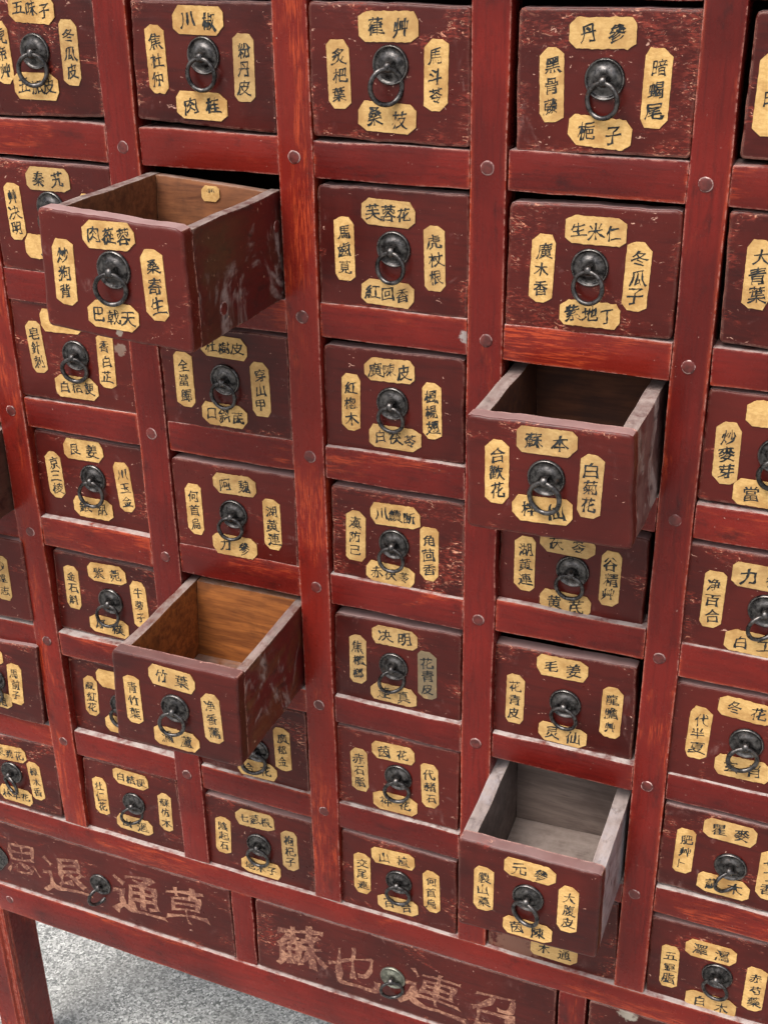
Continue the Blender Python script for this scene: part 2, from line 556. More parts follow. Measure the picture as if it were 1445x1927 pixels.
def sweep(path, radius, closed=False, n=10, flat=1.0, name='rod'):
    """round (or flattened) rod along PATH; radius may be a list"""
    bm = bmesh.new()
    P = [Vector(p) for p in path]
    m_ = len(P)
    rings = []
    prev = None
    for i in range(m_):
        if closed:
            t = (P[(i + 1) % m_] - P[i - 1]).normalized()
        else:
            t = (P[min(i + 1, m_ - 1)] - P[max(i - 1, 0)]).normalized()
        ref = Vector((1, 0, 0)) if flat != 1.0 else Vector((0, 1, 0))
        a = (ref - t * ref.dot(t)).normalized()
        b = t.cross(a)
        r = radius[i] if isinstance(radius, (list, tuple)) else radius
        rings.append([bm.verts.new(P[i] + a * r * math.cos(2 * math.pi * k / n) + b * r * flat * math.sin(2 * math.pi * k / n)) for k in range(n)])
    for i in range(m_ if closed else m_ - 1):
        A, B = rings[i], rings[(i + 1) % m_]
        for k in range(n):
            bm.faces.new((A[k], B[k], B[(k + 1) % n], A[(k + 1) % n]))
    if not closed:
        bm.faces.new(rings[0])
        bm.faces.new(list(reversed(rings[-1])))
    return finish(bm, name, 60)


# ------------------------------------------------------------------ brush writing
GLYPH = {}


def load_glyphs(text):
    objs = {}
    for ch in sorted(set(text)):
        cu = bpy.data.curves.new('glyph', 'FONT')
        cu.body = ch
        cu.resolution_u = 3
        o = bpy.data.objects.new('glyph', cu)
        COL.objects.link(o)
        objs[ch] = o
    dg = bpy.context.evaluated_depsgraph_get()
    for ch, o in objs.items():
        c = o.to_curve(dg)
        loops = []
        for s in c.splines:
            pts = []
            bp = s.bezier_points
            n = len(bp)
            for i in range(n):
                a, b = bp[i], bp[(i + 1) % n]
                L = (a.co - b.co).length
                k = max(2, min(12, int(L / 0.045)))
                for j in range(k):
                    t = j / k
                    q = (1 - t)
                    p = a.co * q ** 3 + a.handle_right * 3 * q * q * t + b.handle_left * 3 * q * t * t + b.co * t ** 3
                    pts.append((p.x, p.y))
            if len(pts) > 2:
                loops.append(pts)
        o.to_curve_clear()
        if loops:
            xs = [p[0] for l in loops for p in l]
            ys = [p[1] for l in loops for p in l]
            cx, cy = (min(xs) + max(xs)) / 2, (min(ys) + max(ys)) / 2
            loops = [[(x - cx, y - cy) for x, y in l] for l in loops]
        GLYPH[ch] = loops
    for o in objs.values():
        cu = o.data
        bpy.data.objects.remove(o)
        bpy.data.curves.remove(cu)


def brush(ch, rng, weight=0.0, wob=1.0):
    """outlines of one brush-written character, about one unit high"""
    s1, s2, s3 = rng.uniform(0, 90), rng.uniform(0, 90), rng.uniform(0, 90)
    rise = rng.uniform(0.12, 0.26)
    ang = R(rng.uniform(-4, 4))
    sx, sy = rng.uniform(0.88, 1.05), rng.uniform(0.95, 1.12)
    res = []
    for loop in GLYPH.get(ch, []):
        n = len(loop)
        area = sum(loop[i][0] * loop[(i + 1) % n][1] - loop[(i + 1) % n][0] * loop[i][1] for i in range(n))
        out = []
        for i in range(n):
            x, y = loop[i]
            ax, ay = loop[i - 1]
            bx, by = loop[(i + 1) % n]
            tx, ty = bx - ax, by - ay
            L = math.hypot(tx, ty) or 1.0
            nx, ny = ty / L, -tx / L
            # font outlines run one way round, holes the other: (nx, ny) always points out of the ink
            if GLYPH_SIGN < 0:
                nx, ny = -nx, -ny
            d = weight - 0.004 + 0.044 * mnoise.noise((x * 2.8 + s1, y * 2.8, s2)) + 0.016 * mnoise.noise((x * 8 + s2, y * 8, s1))
            if area * GLYPH_SIGN < 0:           # keep the counters of a character open
                d = min(d, 0.012)
            d *= 0.55 + 1.05 * abs(nx)
            px_, py_ = x - ax, y - ay
            qx_, qy_ = bx - x, by - y
            lp, lq = math.hypot(px_, py_) or 1.0, math.hypot(qx_, qy_) or 1.0
            turn = (px_ * qy_ - py_ * qx_) / (lp * lq) * GLYPH_SIGN
            if turn > 0.6 and area * GLYPH_SIGN > 0:                      # a stroke's end: pull one corner of it out to a point
                k = 0.030 * (1 if nx * 0.6 - ny * 0.8 > 0 else 0.25) * rng.uniform(0.4, 1.6)
                d += k
            x2, y2 = x + nx * d, y + ny * d
            q = mnoise.noise_vector((x2 * 2.1 + s2, y2 * 2.1 + s3, s1))
            q2 = mnoise.noise_vector((x2 * 5.5 + s3, y2 * 5.5 + s1, s2))
            x2 += (q.x * 0.062 + q2.x * 0.022) * wob
            y2 += (q.y * 0.062 + q2.y * 0.022) * wob
            far = max(0.0, x - 0.18) * max(0.0, -y - 0.12)     # sweeping last stroke
            x2 += far * 1.7
            y2 -= far * 1.1
            far = max(0.0, -x - 0.2) * max(0.0, -y - 0.12)
            x2 -= far * 0.6
            y2 += rise * x2
            x2 *= sx
            y2 *= sy
            out.append((x2 * math.cos(ang) - y2 * math.sin(ang), x2 * math.sin(ang) + y2 * math.cos(ang)))
        res.append(out)
    return res


GLYPH_SIGN = 1


def ink_mesh(chars, name='writing'):
    """chars: list of (loops, size, x, z) -> one mesh facing -y, filled wherever a stroke passes"""
    verts, faces = [], []
    for loops, size, x0, z0 in chars:
        if not loops:
            continue
        co, ed = [], []
        for l in loops:
            b0, n = len(co), len(l)
            co += [Vector(p) for p in l]
            ed += [(b0 + i, b0 + (i + 1) % n) for i in range(n)]
        vs, _e, fs, *_r = mgeo.delaunay_2d_cdt(co, ed, [], 0, 1e-6)
        V = np.array([(v.x, v.y) for v in vs])
        F = np.array([f for f in fs if len(f) == 3])
        if not len(F):
            continue
        cen = V[F].mean(axis=1)
        A = np.array([(p.x, p.y) for p in co])
        a, b = A[[e[0] for e in ed]], A[[e[1] for e in ed]]
        px, py = cen[:, :1], cen[:, 1:]
        upw = (a[:, 1] <= py) & (b[:, 1] > py)
        dnw = (a[:, 1] > py) & (b[:, 1] <= py)
        side = (b[:, 0] - a[:, 0]) * (py - a[:, 1]) - (px - a[:, 0]) * (b[:, 1] - a[:, 1])
        wind = (upw & (side > 0)).sum(axis=1) - (dnw & (side < 0)).sum(axis=1)
        base = len(verts)
        verts += [(x0 + x * size, 0.0, z0 + y * size) for x, y in V]
        for f in F[wind != 0]:
            p, q, r_ = V[f[0]], V[f[1]], V[f[2]]
            ccw = (q[0] - p[0]) * (r_[1] - p[1]) - (q[1] - p[1]) * (r_[0] - p[0]) > 0
            t3 = [int(k) + base for k in f]
            faces.append(t3 if ccw else t3[::-1])
    me = bpy.data.meshes.new(name)
    me.from_pydata(verts, [], faces)
    bm = bmesh.new()
    bm.from_mesh(me)
    bmesh.ops.delete(bm, geom=[v for v in bm.verts if not v.link_faces], context='VERTS')
    bm.to_mesh(me)
    bm.free()
    return me


def paper_mesh(w, h, rng):
    cut = min(w, h)
    c = [cut * rng.uniform(0.16, 0.36) for _ in range(8)]
    x, z = w / 2, h / 2
    base = [(-x + c[0], z), (x - c[1], z), (x, z - c[2]), (x, -z + c[3]), (x - c[4], -z), (-x + c[5], -z), (-x, -z + c[6]), (-x, z - c[7])]
    pts = []
    s = rng.uniform(0, 99)
    torn = rng.random() < 0.35
    for i in range(8):
        a, b = Vector(base[i]), Vector(base[(i + 1) % 8])
        L = (b - a).length
        k = max(1, int(L / 0.0028))
        d = (b - a).normalized()
        nr = Vector((-d.y, d.x))
        for j in range(k):
            t = L * j / k
            amp = 0.0011 if (torn and i in (0, 4)) else 0.00045
            pts.append(a + d * t + nr * amp * mnoise.noise((s + i * 7, t * 260, 0)))
    bm = bmesh.new()
    f = [bm.verts.new((p.x, -0.0005, p.y)) for p in pts]
    g = [bm.verts.new((p.x, 0.0003, p.y)) for p in pts]
    bm.faces.new(f)
    n = len(pts)
    for i in range(n):
        bm.faces.new((f[i], g[i], g[(i + 1) % n], f[(i + 1) % n]))
    return finish(bm, 'paper_label', 30)


def paper_label(parent, text, x, z, y, upright, rng, w=None, h=None, rot=0.0, stain=0.0):
    if w is None:
        a, b = rng.uniform(0.0555, 0.0595), rng.uniform(0.0245, 0.0275)
        if upright:
            a, b = rng.uniform(0.0210, 0.0238), rng.uniform(0.0620, 0.0670)
        w, h = a, b
    p = link('paper_label', paper_mesh(w, h, rng), M_PAPER, parent, (x, y - 0.0003, z), stain=float(stain))
    p.rotation_euler = (0, rot, 0)
    if text and text != '-':
        n = len(text)
        chars = []
        for i, ch in enumerate(text):
            if upright:
                pitch = h * (0.275 if n == 3 else 0.36)
                size = rng.uniform(0.0138, 0.0158)
                cx, cz = rng.uniform(-0.0012, 0.0012), ((n - 1) / 2 - i) * pitch - 0.0006
            else:
                pitch = w * (0.285 if n == 3 else 0.43)
                size = rng.uniform(0.0140, 0.0158) if n == 3 else rng.uniform(0.0150, 0.0172)
                cx, cz = (i - (n - 1) / 2) * pitch, rng.uniform(-0.001, 0.001)
            chars.append((brush(ch, rng, 0.013), size, cx, cz))
        ink = link('brush_writing', ink_mesh(chars), M_INK, p, (0, -0.00075, 0))
    return p


# ------------------------------------------------------------------ ring pulls
def ring_meshes(rng):
    res = []
    for _ in range(5):
        n = 44
        rad, th = rng.uniform(0.0142, 0.0153), rng.uniform(0.0021, 0.0026)
        ov = rng.uniform(0.96, 1.07)
        s = rng.uniform(0, 50)
        path, rr = [], []
        for k in range(n):
            a = 2 * math.pi * k / n
            d = 1 + 0.025 * mnoise.noise((math.cos(a) + s, math.sin(a), 0))
            path.append((rad * d * math.sin(a), 0.0, -rad * ov + rad * ov * d * math.cos(a)))
            rr.append(th * (1 + 0.12 * mnoise.noise((math.cos(a) * 2 + s, math.sin(a) * 2, 5))))
        res.append(sweep(path, rr, True, 12, name='pull_ring'))
    return res


prng = random.Random(5)
RINGS = ring_meshes(prng)
DISC = lathe_y([(0, -0.0026), (0.004, -0.0026), (0.0060, -0.0034), (0.0092, -0.0032), (0.0108, -0.0014), (0.0140, -0.0010), (0.0152, -0.0014), (0.0160, -0.0026), (0.0170, -0.0028), (0.0177, -0.0022), (0.0180, -0.0012), (0.0180, 0.0006)], 48, 'backplate')
_st = [(0, 0.001 - 0.0042, 0.0038)]
_st = [(0, -0.0010, 0.0022)] + [(0, -0.0062 - 0.0048 * math.sin(a), -0.0012 + 0.0042 * math.cos(a)) for a in [R(d) for d in range(0, 181, 20)]] + [(0, -0.0010, -0.0046)]
STAPLE = sweep(_st, 0.0031, False, 10, 0.40, 'staple')
for me in RINGS + [DISC, STAPLE]:
    me.materials.append(M_IRON)


def ring_pull(parent, x, z, y, rng, yaw=None, mat=None, tilt=None):
    d = link('backplate', DISC, None, parent, (x, y, z))
    if mat is not None:
        me = DISC.copy()
        me.materials.clear()
        me.materials.append(mat)
        d.data = me
    d.rotation_euler = (0, rng.uniform(-3, 3), 0)
    s = link('staple', STAPLE, None, d, (0, 0, 0))
    s.rotation_euler = (0, rng.uniform(-0.12, 0.12) - d.rotation_euler[1], 0)
    r = link('pull_ring', rng.choice(RINGS), None, d, (0, 0, 0))
    if yaw is None:
        yaw = rng.gauss(0, 14)
    if tilt is None:
        tilt = rng.uniform(-4, 9)
    a = d.rotation_euler[1]
    hang = Matrix.Rotation(-a, 4, 'Y') @ Matrix.Translation((0, -0.0086, -0.0022)) @ Matrix.Rotation(R(yaw), 4, 'Z') @ Matrix.Rotation(R(tilt), 4, 'X') @ Matrix.Rotation(R(rng.uniform(-6, 6)), 4, 'Y')
    r.matrix_local = hang
    return d

# ------------------------------------------------------------------ ground
gm = bpy.data.meshes.new('ground')
S_ = 300
gm.from_pydata([(-S_, -S_, 0), (S_, -S_, 0), (S_, S_, 0), (-S_, S_, 0)], [], [(0, 1, 2, 3)])
ground = link('ground', gm, M_GRANITE)
ground['kind'] = 'structure'

# ------------------------------------------------------------------ the cabinet's frame
frng = random.Random(11)
cab = thing('medicine_cabinet', 'tall red lacquered frame of uprights and rails holding rows of small drawers', 'cabinet', W(0.5, GROUND_V, -0.2))
CO = cab.location.copy()


def frame_part(name, mat, u0, u1, v0, v1, w0, w1, dust=0.0, parent=cab, base=CO, jit=0.0009, bevel=0.0022, smear=None, cuts=9):
    c = (W(u0, v0, w0) + W(u1, v1, w1)) / 2
    me = box(u0, u1, v0, v1, w0, w1, frng, c, bevel=bevel, name=name, cuts=cuts, jit=jit)
    o = link(name, me, mat, parent, c - base, dust=dust)
    if smear:
        o['smear'] = smear
    return o


EDGES = {-1: (-.2180, -.1820), 0: (-.0190, .0190), 1: (.1805, .2195), 2: (.3815, .4195), 3: (.5820, .6185), 4: (.7840, .8200), 5: (.9835, 1.0195), 6: (1.1820, 1.2180)}
PEGS = {-1: [.003, .167, .330, .490, .655, .820],
        0: [(.0005, .3272), (.0008, .4925), (-.0002, .6560), (.0010, .8195)], 1: [(.2008, .0037), (.1990, .3275), (.2002, .4890), (.1985, .8190)],
        2: [(.3995, .0016), (.4005, .1650), (.4025, .3240), (.4028, .4890), (.3998, .6545), (.3998, .8185)],
        3: [(.5997, -.0008), (.6020, .1668), (.6003, .4890), (.6003, .6560)], 4: [(.8000, .0005), (.8005, .1690), (.8020, .3290), (.7998, .4915), (.8003, .6590), (.7980, .8170)],
        5: [.002, .167, .329, .490, .657, .820], 6: [.002, .167, .329, .490, .657, .820]}
peg_me = []
for k in range(4):
    rr = frng.uniform(.0062, .0076)
    me = lathe_y([(0, -.0010), (rr * .7, -.0010), (rr * .92, -.0007), (rr, -.0001), (rr, .004)], 18, 'peg')
    for v in me.vertices:
        q = mnoise.noise_vector(v.co * 160 + Vector((k * 9, 0, 0)))
        v.co.x += q.x * .0008
        v.co.z += q.z * .0008
    me.materials.append(M_PEG)
    peg_me.append(me)
for i, (a, b) in EDGES.items():
    st = frame_part('stile', M_V, a, b, -.1840, 0.9672, 0.0, -.030, jit=.0009, cuts=22)
    c = st.location + CO
    for p in PEGS[i]:
        u, v = p if isinstance(p, tuple) else ((a + b) / 2, p)
        pg = link('peg', frng.choice(peg_me), None, st, W(u, v, 0) - c, dust=0.0)
        pg.rotation_euler = (0, frng.uniform(0, 6), 0)
RAILS = {0: (-.1840, -.1490), 1: (-.0175, .0205), 2: (.1485, .1855), 3: (.3085, .3465), 4: (.4680, .5085), 5: (.6375, .6740), 6: (.7995, .8380)}
RJ = {(3, 4): (.4615, .4995), (3, 6): (.8100, .8390), (3, 2): (.1480, .1865), (2, 1): (-.0155, .0212)}
for r, (v0, v1) in RAILS.items():
    for c in range(-1, 6):
        a, b = EDGES[c][1], EDGES[c + 1][0]
        x0, x1 = RJ.get((c, r), (v0 + frng.uniform(-.0012, .0008), v1 + frng.uniform(-.0012, .0010)))
        sm = None
        if (c, r) == (2, 2):
            sm = (.0800, .0012, .0075)
        frame_part('rail', M_H, a + .0004, b - .0004, x0, x1, -frng.uniform(.0008, .0030), -.034, dust=min(1.0, .35 + .13 * r), smear=sm, cuts=7)
frame_part('long_rail', M_H, -.2200, 1.2200, .9680, 1.0050, -.0005, -.036, dust=.9, jit=.0008, cuts=30)
for u0, u1 in ((.2490, .2815), (.7165, .7515)):
    frame_part('divider', M_V, u0, u1, 1.0046, 1.1352, -.0015, -.034, dust=0)
# bottom rail, a little deeper to the right
c = W(.5, 1.165, -.018)
P = [W(-.1735, 1.1350, .0005), W(1.1735, 1.1350, .0005), W(1.1735, 1.2120, .0005), W(-.1735, 1.1890, .0005)]
P += [p + Vector((0, .038, 0)) for p in P]
br = link('bottom_rail', hexa([p - c for p in P], frng, .0018, 'bottom_rail', 30, .0009), M_H, cab, c - CO, dust=.8)
bpeg = link('peg', peg_me[0], None, br, W(-.1505, 1.1620, .0005) - c, dust=0.0)
bpeg = link('peg', peg_me[1], None, br, W(1.1505, 1.1640, .0005) - c, dust=0.0)


def leg(side, front):
    """moulded square leg: bead and groove along the outer corner"""
    s = side
    prof = [(-.024, 0), (.0105, 0), (.0125, .0015), (.0140, .0040), (.0165, .0045), (.0200, .0020), (.0235, .0035), (.0245, .0075), (.0230, .0110), (.0245, .0135), (.0245, .068), (-.024, .068)]
    bm = bmesh.new()
    z1 = GROUND_V - (1.0056 if front else -.18)
    top = [bm.verts.new((x * s, y, z1)) for x, y in prof]
    bot = [bm.verts.new((x * s, y, 0)) for x, y in prof]
    n = len(prof)
    for i in range(n):
        bm.faces.new((top[i], bot[i], bot[(i + 1) % n], top[(i + 1) % n]))
    bm.faces.new(top)
    bm.faces.new(bot)
    me = finish(bm, 'leg', 30)
    u = -.198 if s > 0 else 1.198
    loc = Vector((u, .001 if front else .335, 0))
    o = link('leg', me, M_V, cab, loc - CO, dust=0.0)
    return o


for s in (1, -1):
    leg(s, True)
    leg(s, False)
    u = -.198 * s + (0 if s > 0 else 1)
    u = -.198 if s > 0 else 1.198
    x0, x1 = (u - .018, u + .016)
    frame_part('side_board', M_V, x0, x1, -.1840, 1.1300, -.0705, -.3330, parent=cab, cuts=5)
    frame_part('side_rail', M_H, x0, x1 + .001, 1.1310, 1.2050, -.0705, -.3330, parent=cab, cuts=5)
frame_part('back_board', M_DARKWOOD, -.172, 1.172, -.1830, 1.1340, -.3800, -.3900, cuts=3)
frame_part('bottom_board', M_DARKWOOD, -.172, 1.172, 1.1360, 1.1480, -.0400, -.3790, cuts=3)
frame_part('top_board', M_H, -.240, 1.240, -.2100, -.1850, .018, -.4200, cuts=3)
for v in (.190, .350, .510, .676, .840, 1.006):
    frame_part('dust_board', M_DARKWOOD, -.172, 1.172, v - .026, v - .018, -.0370, -.3790, cuts=0)

# ------------------------------------------------------------------ drawers
DATA = [
    (-1,1,-4,[(-180.5,-141),(-20.5,-141),(-20.5,-19),(-180.5,-19)],{}),
    (-1,2,-4,[(-180.5,26),(-20.5,26),(-20.5,149),(-180.5,149)],{}),
    (-1,3,-4,[(-180.5,191),(-20.5,191),(-20.5,307.5),(-180.5,307.5)],{}),
    (-1,4,100,[(-180.5,354.5),(-20.5,354.5),(-20.5,469.5),(-180.5,469.5)],{}),
    (-1,5,3,[(-180.5,516.5),(-14.2,508),(-15.7,629.1),(-180.5,636.5)],{'R':('炒遠志',44,-3.4)}),
    (-1,6,6,[(-180.5,678.5),(-14.9,666.6),(-22.7,795.3),(-180.5,797)],{'D':(4.2,0.5),'R':('馬前子',39.3,1.5),'B':('甘角',-1.7,34)}),
    (-1,7,-2,[(-180.5,845.5),(-16.3,835.2),(-24.4,965.2),(-180.5,968.5)],{'D':(-1.9,0.5),'T':('茉莉花',0.1,-34),'R':('樟木香',39.8,4.7),'B':('林年花',-1,41)}),
    (0,1,-3,[(20.5,-141),(180.5,-141),(180.9,-25),(20.5,-19)],{'D':(2.5,-6.1),'T':('五味子',4.4,-47),'L':('虎帝艸',-40.3,-3.3),'R':('冬瓜皮',45.9,-6),'B':('五加皮',-1.5,28.8)}),
    (0,2,-1,[(20.5,26),(180.5,26),(180.5,149),(20.5,149)],{'D':(-1.9,-12.9),'T':('秦艽',-1.2,-43.9),'L':('艸决明',-51.1,-4.9),'B':('大',-14.2,32.5)}),
    (0,3,-4,[(20.2,185.1),(180.5,191),(182.1,308.1),(17,305.8)],{'D':(4,-2.4),'T':('-',-9.9,-41.4),'L':('皂針刺',-50.5,-5.8),'R':('香白芷',45.4,-0.8),'B':('白桔梗',-0.3,37.8)}),
    (0,4,-11,[(20.2,352.8),(174.8,355.5),(177.8,471),(12.4,473.5)],{'D':(4.5,-7.5),'T':('艮姜',-4.7,-43.6),'L':('京三棱',-52.1,-3.1),'R':('川玉金',48.5,-2.9),'B':('銀胡',-0.9,33.9)}),
    (0,5,-11,[(22.7,519.5),(176.1,519.4),(180.5,636.5),(16.5,636.1)],{'D':(4.4,0.4),'T':('紫菀',3.7,-39.8),'L':('金石斛',-52.6,-7.9),'R':('牛蒡子',48.3,-3.5),'B':('厚樸',-2.7,39.5)}),
    (0,6,-12,[(20.1,681.9),(180.5,678.5),(180.5,797),(15.1,804.1)],{'D':(-0.2,1.6),'T':('-',-5.7,-36.8),'L':('藏紅花',-48.3,-2.1),'B':('大',-2.2,35.4)}),
    (0,7,-8,[(23.6,845.6),(174.4,839.7),(180.5,971.8),(14.5,968.7)],{'D':(2.9,-3.2),'T':('白桔梗',2.6,-45.2),'L':('杜仁花',-52.2,-0),'R':('蘇仿木',53.4,-3.5),'B':('山過',-0.2,35)}),
    (1,1,-2,[(224.6,-140),(383.6,-139.8),(380.8,-19.3),(221.5,-25.2)],{'D':(1.9,-9),'T':('川椒',-1.7,-41.2),'L':('焦杜仲',-52.2,-3.4),'R':('粉丹皮',46.1,1.2),'B':('肉桂',-4.2,38.9)}),
    (1,2,182,[(223.4,24.1),(378.7,32.4),(379.1,149.1),(218.1,138.8)],{'D':(1.9,-10.1),'T':('肉蓯蓉',0,-41.8),'L':('炒狗背',-53.6,-2.5),'R':('桑寄生',44.4,0.4),'B':('巴戟天',-4.2,34.5)}),
    (1,3,-3,[(219.5,191),(380,191),(381,309.9),(218.9,312.4)],{'D':(1,-2.5),'T':('杜樹皮',2.4,-40.3),'L':('全當歸',-51.4,4.3),'R':('穿山甲',44.5,3.3),'B':('口斜茋',-2.8,40.1)}),
    (1,4,-3,[(219.9,355.4),(381,354.3),(379.7,470.8),(220.2,474.2)],{'D':(-1.5,0.9),'T':('阿魏',2.6,-37.3),'L':('何首烏',-53.9,4.1),'R':('湖黄連',48.6,5.5),'B':('力參',-2.8,43.1)}),
    (1,5,154,[(220.3,525.9),(381.4,523.6),(377.7,645.4),(213.8,648.2)],{'D':(-0,-1.5),'T':('竹葉',-0.6,-40.7),'L':('青竹葉',-55.3,1.1),'R':('净香薷',47,0.2),'B':('漏蘆',-2,41.2)}),
    (1,6,-6,[(219.5,678.5),(376.9,677.1),(377.5,801.9),(219.5,797)],{'D':(5.9,14),'R':('廣郁金',43.8,2.9),'B':('合花',5.3,45.1)}),
    (1,7,-6,[(218.6,848.9),(378,849.7),(379.4,971.4),(215.7,971.1)],{'D':(-0.4,1.1),'T':('七葱根',-4,-40.6),'L':('陰起石',-54.8,2),'R':('枸杞子',45.9,-3.5),'B':('地木子',0.3,40.4)}),
    (2,1,-1,[(420.7,-141.9),(581.2,-140.2),(581.5,-17.6),(420.6,-19.6)],{'D':(2.3,-8.4),'T':('葎艸',0.5,-41.7),'L':('炙杷葉',-50.7,1.9),'R':('馬斗苓',47.3,-0.8),'B':('桑枝',-1.8,38.8)}),
    (2,2,-4,[(421.6,27),(581.9,26.2),(581.6,148.6),(420.6,149.2)],{'D':(1.7,-2.7),'T':('芙蓉花',-3.6,-37.8),'L':('馬齒莧',-51.7,1.8),'R':('虎杖根',44.8,3.2),'B':('紅回香',-5.4,43.1)}),
    (2,3,-6,[(420,194.4),(578.1,191.9),(579,307.5),(420.8,313.4)],{'D':(-0.4,-1.8),'T':('廣陳皮',-3.6,-38.1),'L':('紅楤木',-48.3,3.6),'R':('楓楊翅',43.7,0.7),'B':('白茯苓',2.1,37.1)}),
    (2,4,-7,[(423.1,357.9),(579.7,355.1),(581,472.5),(422.2,478.1)],{'D':(-3.2,1.7),'T':('川續断',-1.4,-34),'L':('漢防己',-49.5,0.1),'R':('角茴香',38.5,6.4),'B':('赤茯苓',-8.1,40.7)}),
    (2,5,-8,[(421.4,523.2),(577.9,519.9),(579,637.9),(417.9,643.2)],{'D':(-3.7,-0.9),'T':('决明',-1.8,-41.1),'L':('焦檳榔',-49.1,0),'R':('花青皮',38.3,1.6),'B':('連真',-4.1,38.4)}),
    (2,6,-6,[(419.2,682.3),(579.1,680.1),(578.3,799.1),(417.7,798.6)],{'D':(1.9,-1.2),'T':('茵花',-4.5,-36.4),'L':('赤石脂',-49.8,2.3),'R':('代赭石',43.1,0.2),'B':('神花',-2.6,40.1)}),
    (2,7,-6,[(420.5,846.7),(577.2,849),(577.9,969.4),(416.5,969.5)],{'D':(1.4,-2.3),'T':('山楂',-6,-38.7),'L':('交尾連',-49.7,0.9),'R':('何首烏',46.1,-1.1),'B':('百合',-0.2,37.8)}),
    (3,1,-3,[(624.6,-140.3),(785.2,-141.9),(784.1,-19.8),(625.4,-16.9)],{'D':(-0.4,-3.4),'T':('丹參',-4.5,-41.3),'L':('黑骨藤',-47.8,3.3),'R':('暗蝎尾',45.3,2.6),'B':('梔子',-2.1,41.7)}),
    (3,2,-3,[(621,29.2),(783,25.2),(782.2,146),(620.4,152.9)],{'D':(-0.6,-3.7),'T':('生米仁',3,-38.6),'L':('廣木香',-46.3,1.5),'R':('冬瓜子',43.9,0.8),'B':('紫地丁',1.8,41)}),
    (3,3,107,[(619.3,201.6),(776.4,199.6),(782.4,313.7),(622.7,317.6)],{'D':(-1.4,-5),'T':('蘇本',-2.4,-40.8),'L':('合歡花',-49,-3.3),'R':('白菊花',40.3,-2.7),'B':('梓仙',-3.9,28.5)}),
    (3,4,-11,[(620.5,354.5),(777.5,361.3),(777.8,471.5),(616.2,474.4)],{'D':(2,-2.6),'T':('茯苓',-5,-33.2),'L':('湖黄連',-50.6,-1.3),'R':('谷精艸',42.2,-1.6),'B':('黄芪',-4.2,38)}),
    (3,5,-10,[(616.5,520.4),(776.1,516),(779.6,637.1),(617.2,643.3)],{'D':(3.4,1.2),'T':('毛姜',-2.2,-44.1),'L':('花青皮',-54.5,10.2),'R':('龍膽艸',55.3,0.2),'B':('灵仙',2.2,44)}),
    (3,6,106,[(617.3,706.3),(779.7,705.6),(780.2,825.3),(618.8,831)],{'D':(1.3,-3.9),'T':('元參',2,-41.9),'L':('製山藥',-50.1,1.3),'R':('大腹皮',46.2,-2.7),'B':('茵陳',2.1,42.3)}),
    (3,7,-6,[(620.5,845.5),(780.3,845.5),(785,966.9),(620.1,973.7)],{'B':('木通',4.6,39.5)}),
    (4,1,-6,[(826.2,-140.9),(981.5,-141),(981.5,-19),(825.4,-22.3)],{'L':('白',-58.4,5.7)}),
    (4,2,-4,[(822.2,22.8),(981.5,26),(981.5,149),(825.5,143.1)],{'L':('大青葉',-50.2,-8.2)}),
    (4,3,-6,[(820.7,189.6),(981.5,191),(981.5,307.5),(819.5,304.8)],{'D':(-11.2,-0.5),'T':('-',-15.9,-40.5),'L':('炒麥芽',-57.3,4.3),'B':('當木',-17.9,41.3)}),
    (4,4,-5,[(817.4,354.1),(981.5,354.5),(981.5,469.5),(817.8,470.5)],{'D':(-0.6,2.2),'T':('力參',-9.3,-33.7),'L':('净百合',-52.8,0.5),'B':('白工',-8.8,42.6)}),
    (4,5,-6,[(818.8,519.5),(981.5,516.5),(981.5,636.5),(817.4,640)],{'D':(-2.1,-1),'T':('冬花',-6.4,-41.2),'L':('代半夏',-51.8,-0.4),'B':('玄肖',-2.7,32.6)}),
    (4,6,-5,[(820.9,679.8),(981.5,678.5),(981.5,797),(820.3,795.1)],{'D':(-1.9,7.4),'T':('瞿麥',-7.4,-39.7),'L':('肥艸卜',-53.5,1.8),'R':('七丁香',39.4,6.6),'B':('蘇木',-6.9,37.3)}),
    (4,7,-8,[(819.4,850.3),(981.5,845.5),(981.5,968.5),(821.1,971.1)],{'D':(0.2,3.8),'T':('澤瀉',-10.4,-29.6),'L':('五靈脂',-55.1,10.7),'R':('赤芍藥',43.4,8.9),'B':('白木',-3.1,50.4)}),
]
ALLTEXT = ''.join(val[0] for d in DATA for val in d[4].values() if isinstance(val[0], str)) + '草通退思蘇也連召川小'
load_glyphs(ALLTEXT.replace('-', ''))
_l = max(GLYPH['川'], key=len)
_a = sum(_l[i][0] * _l[(i + 1) % len(_l)][1] - _l[(i + 1) % len(_l)][0] * _l[i][1] for i in range(len(_l)))
GLYPH_SIGN = 1 if _a > 0 else -1

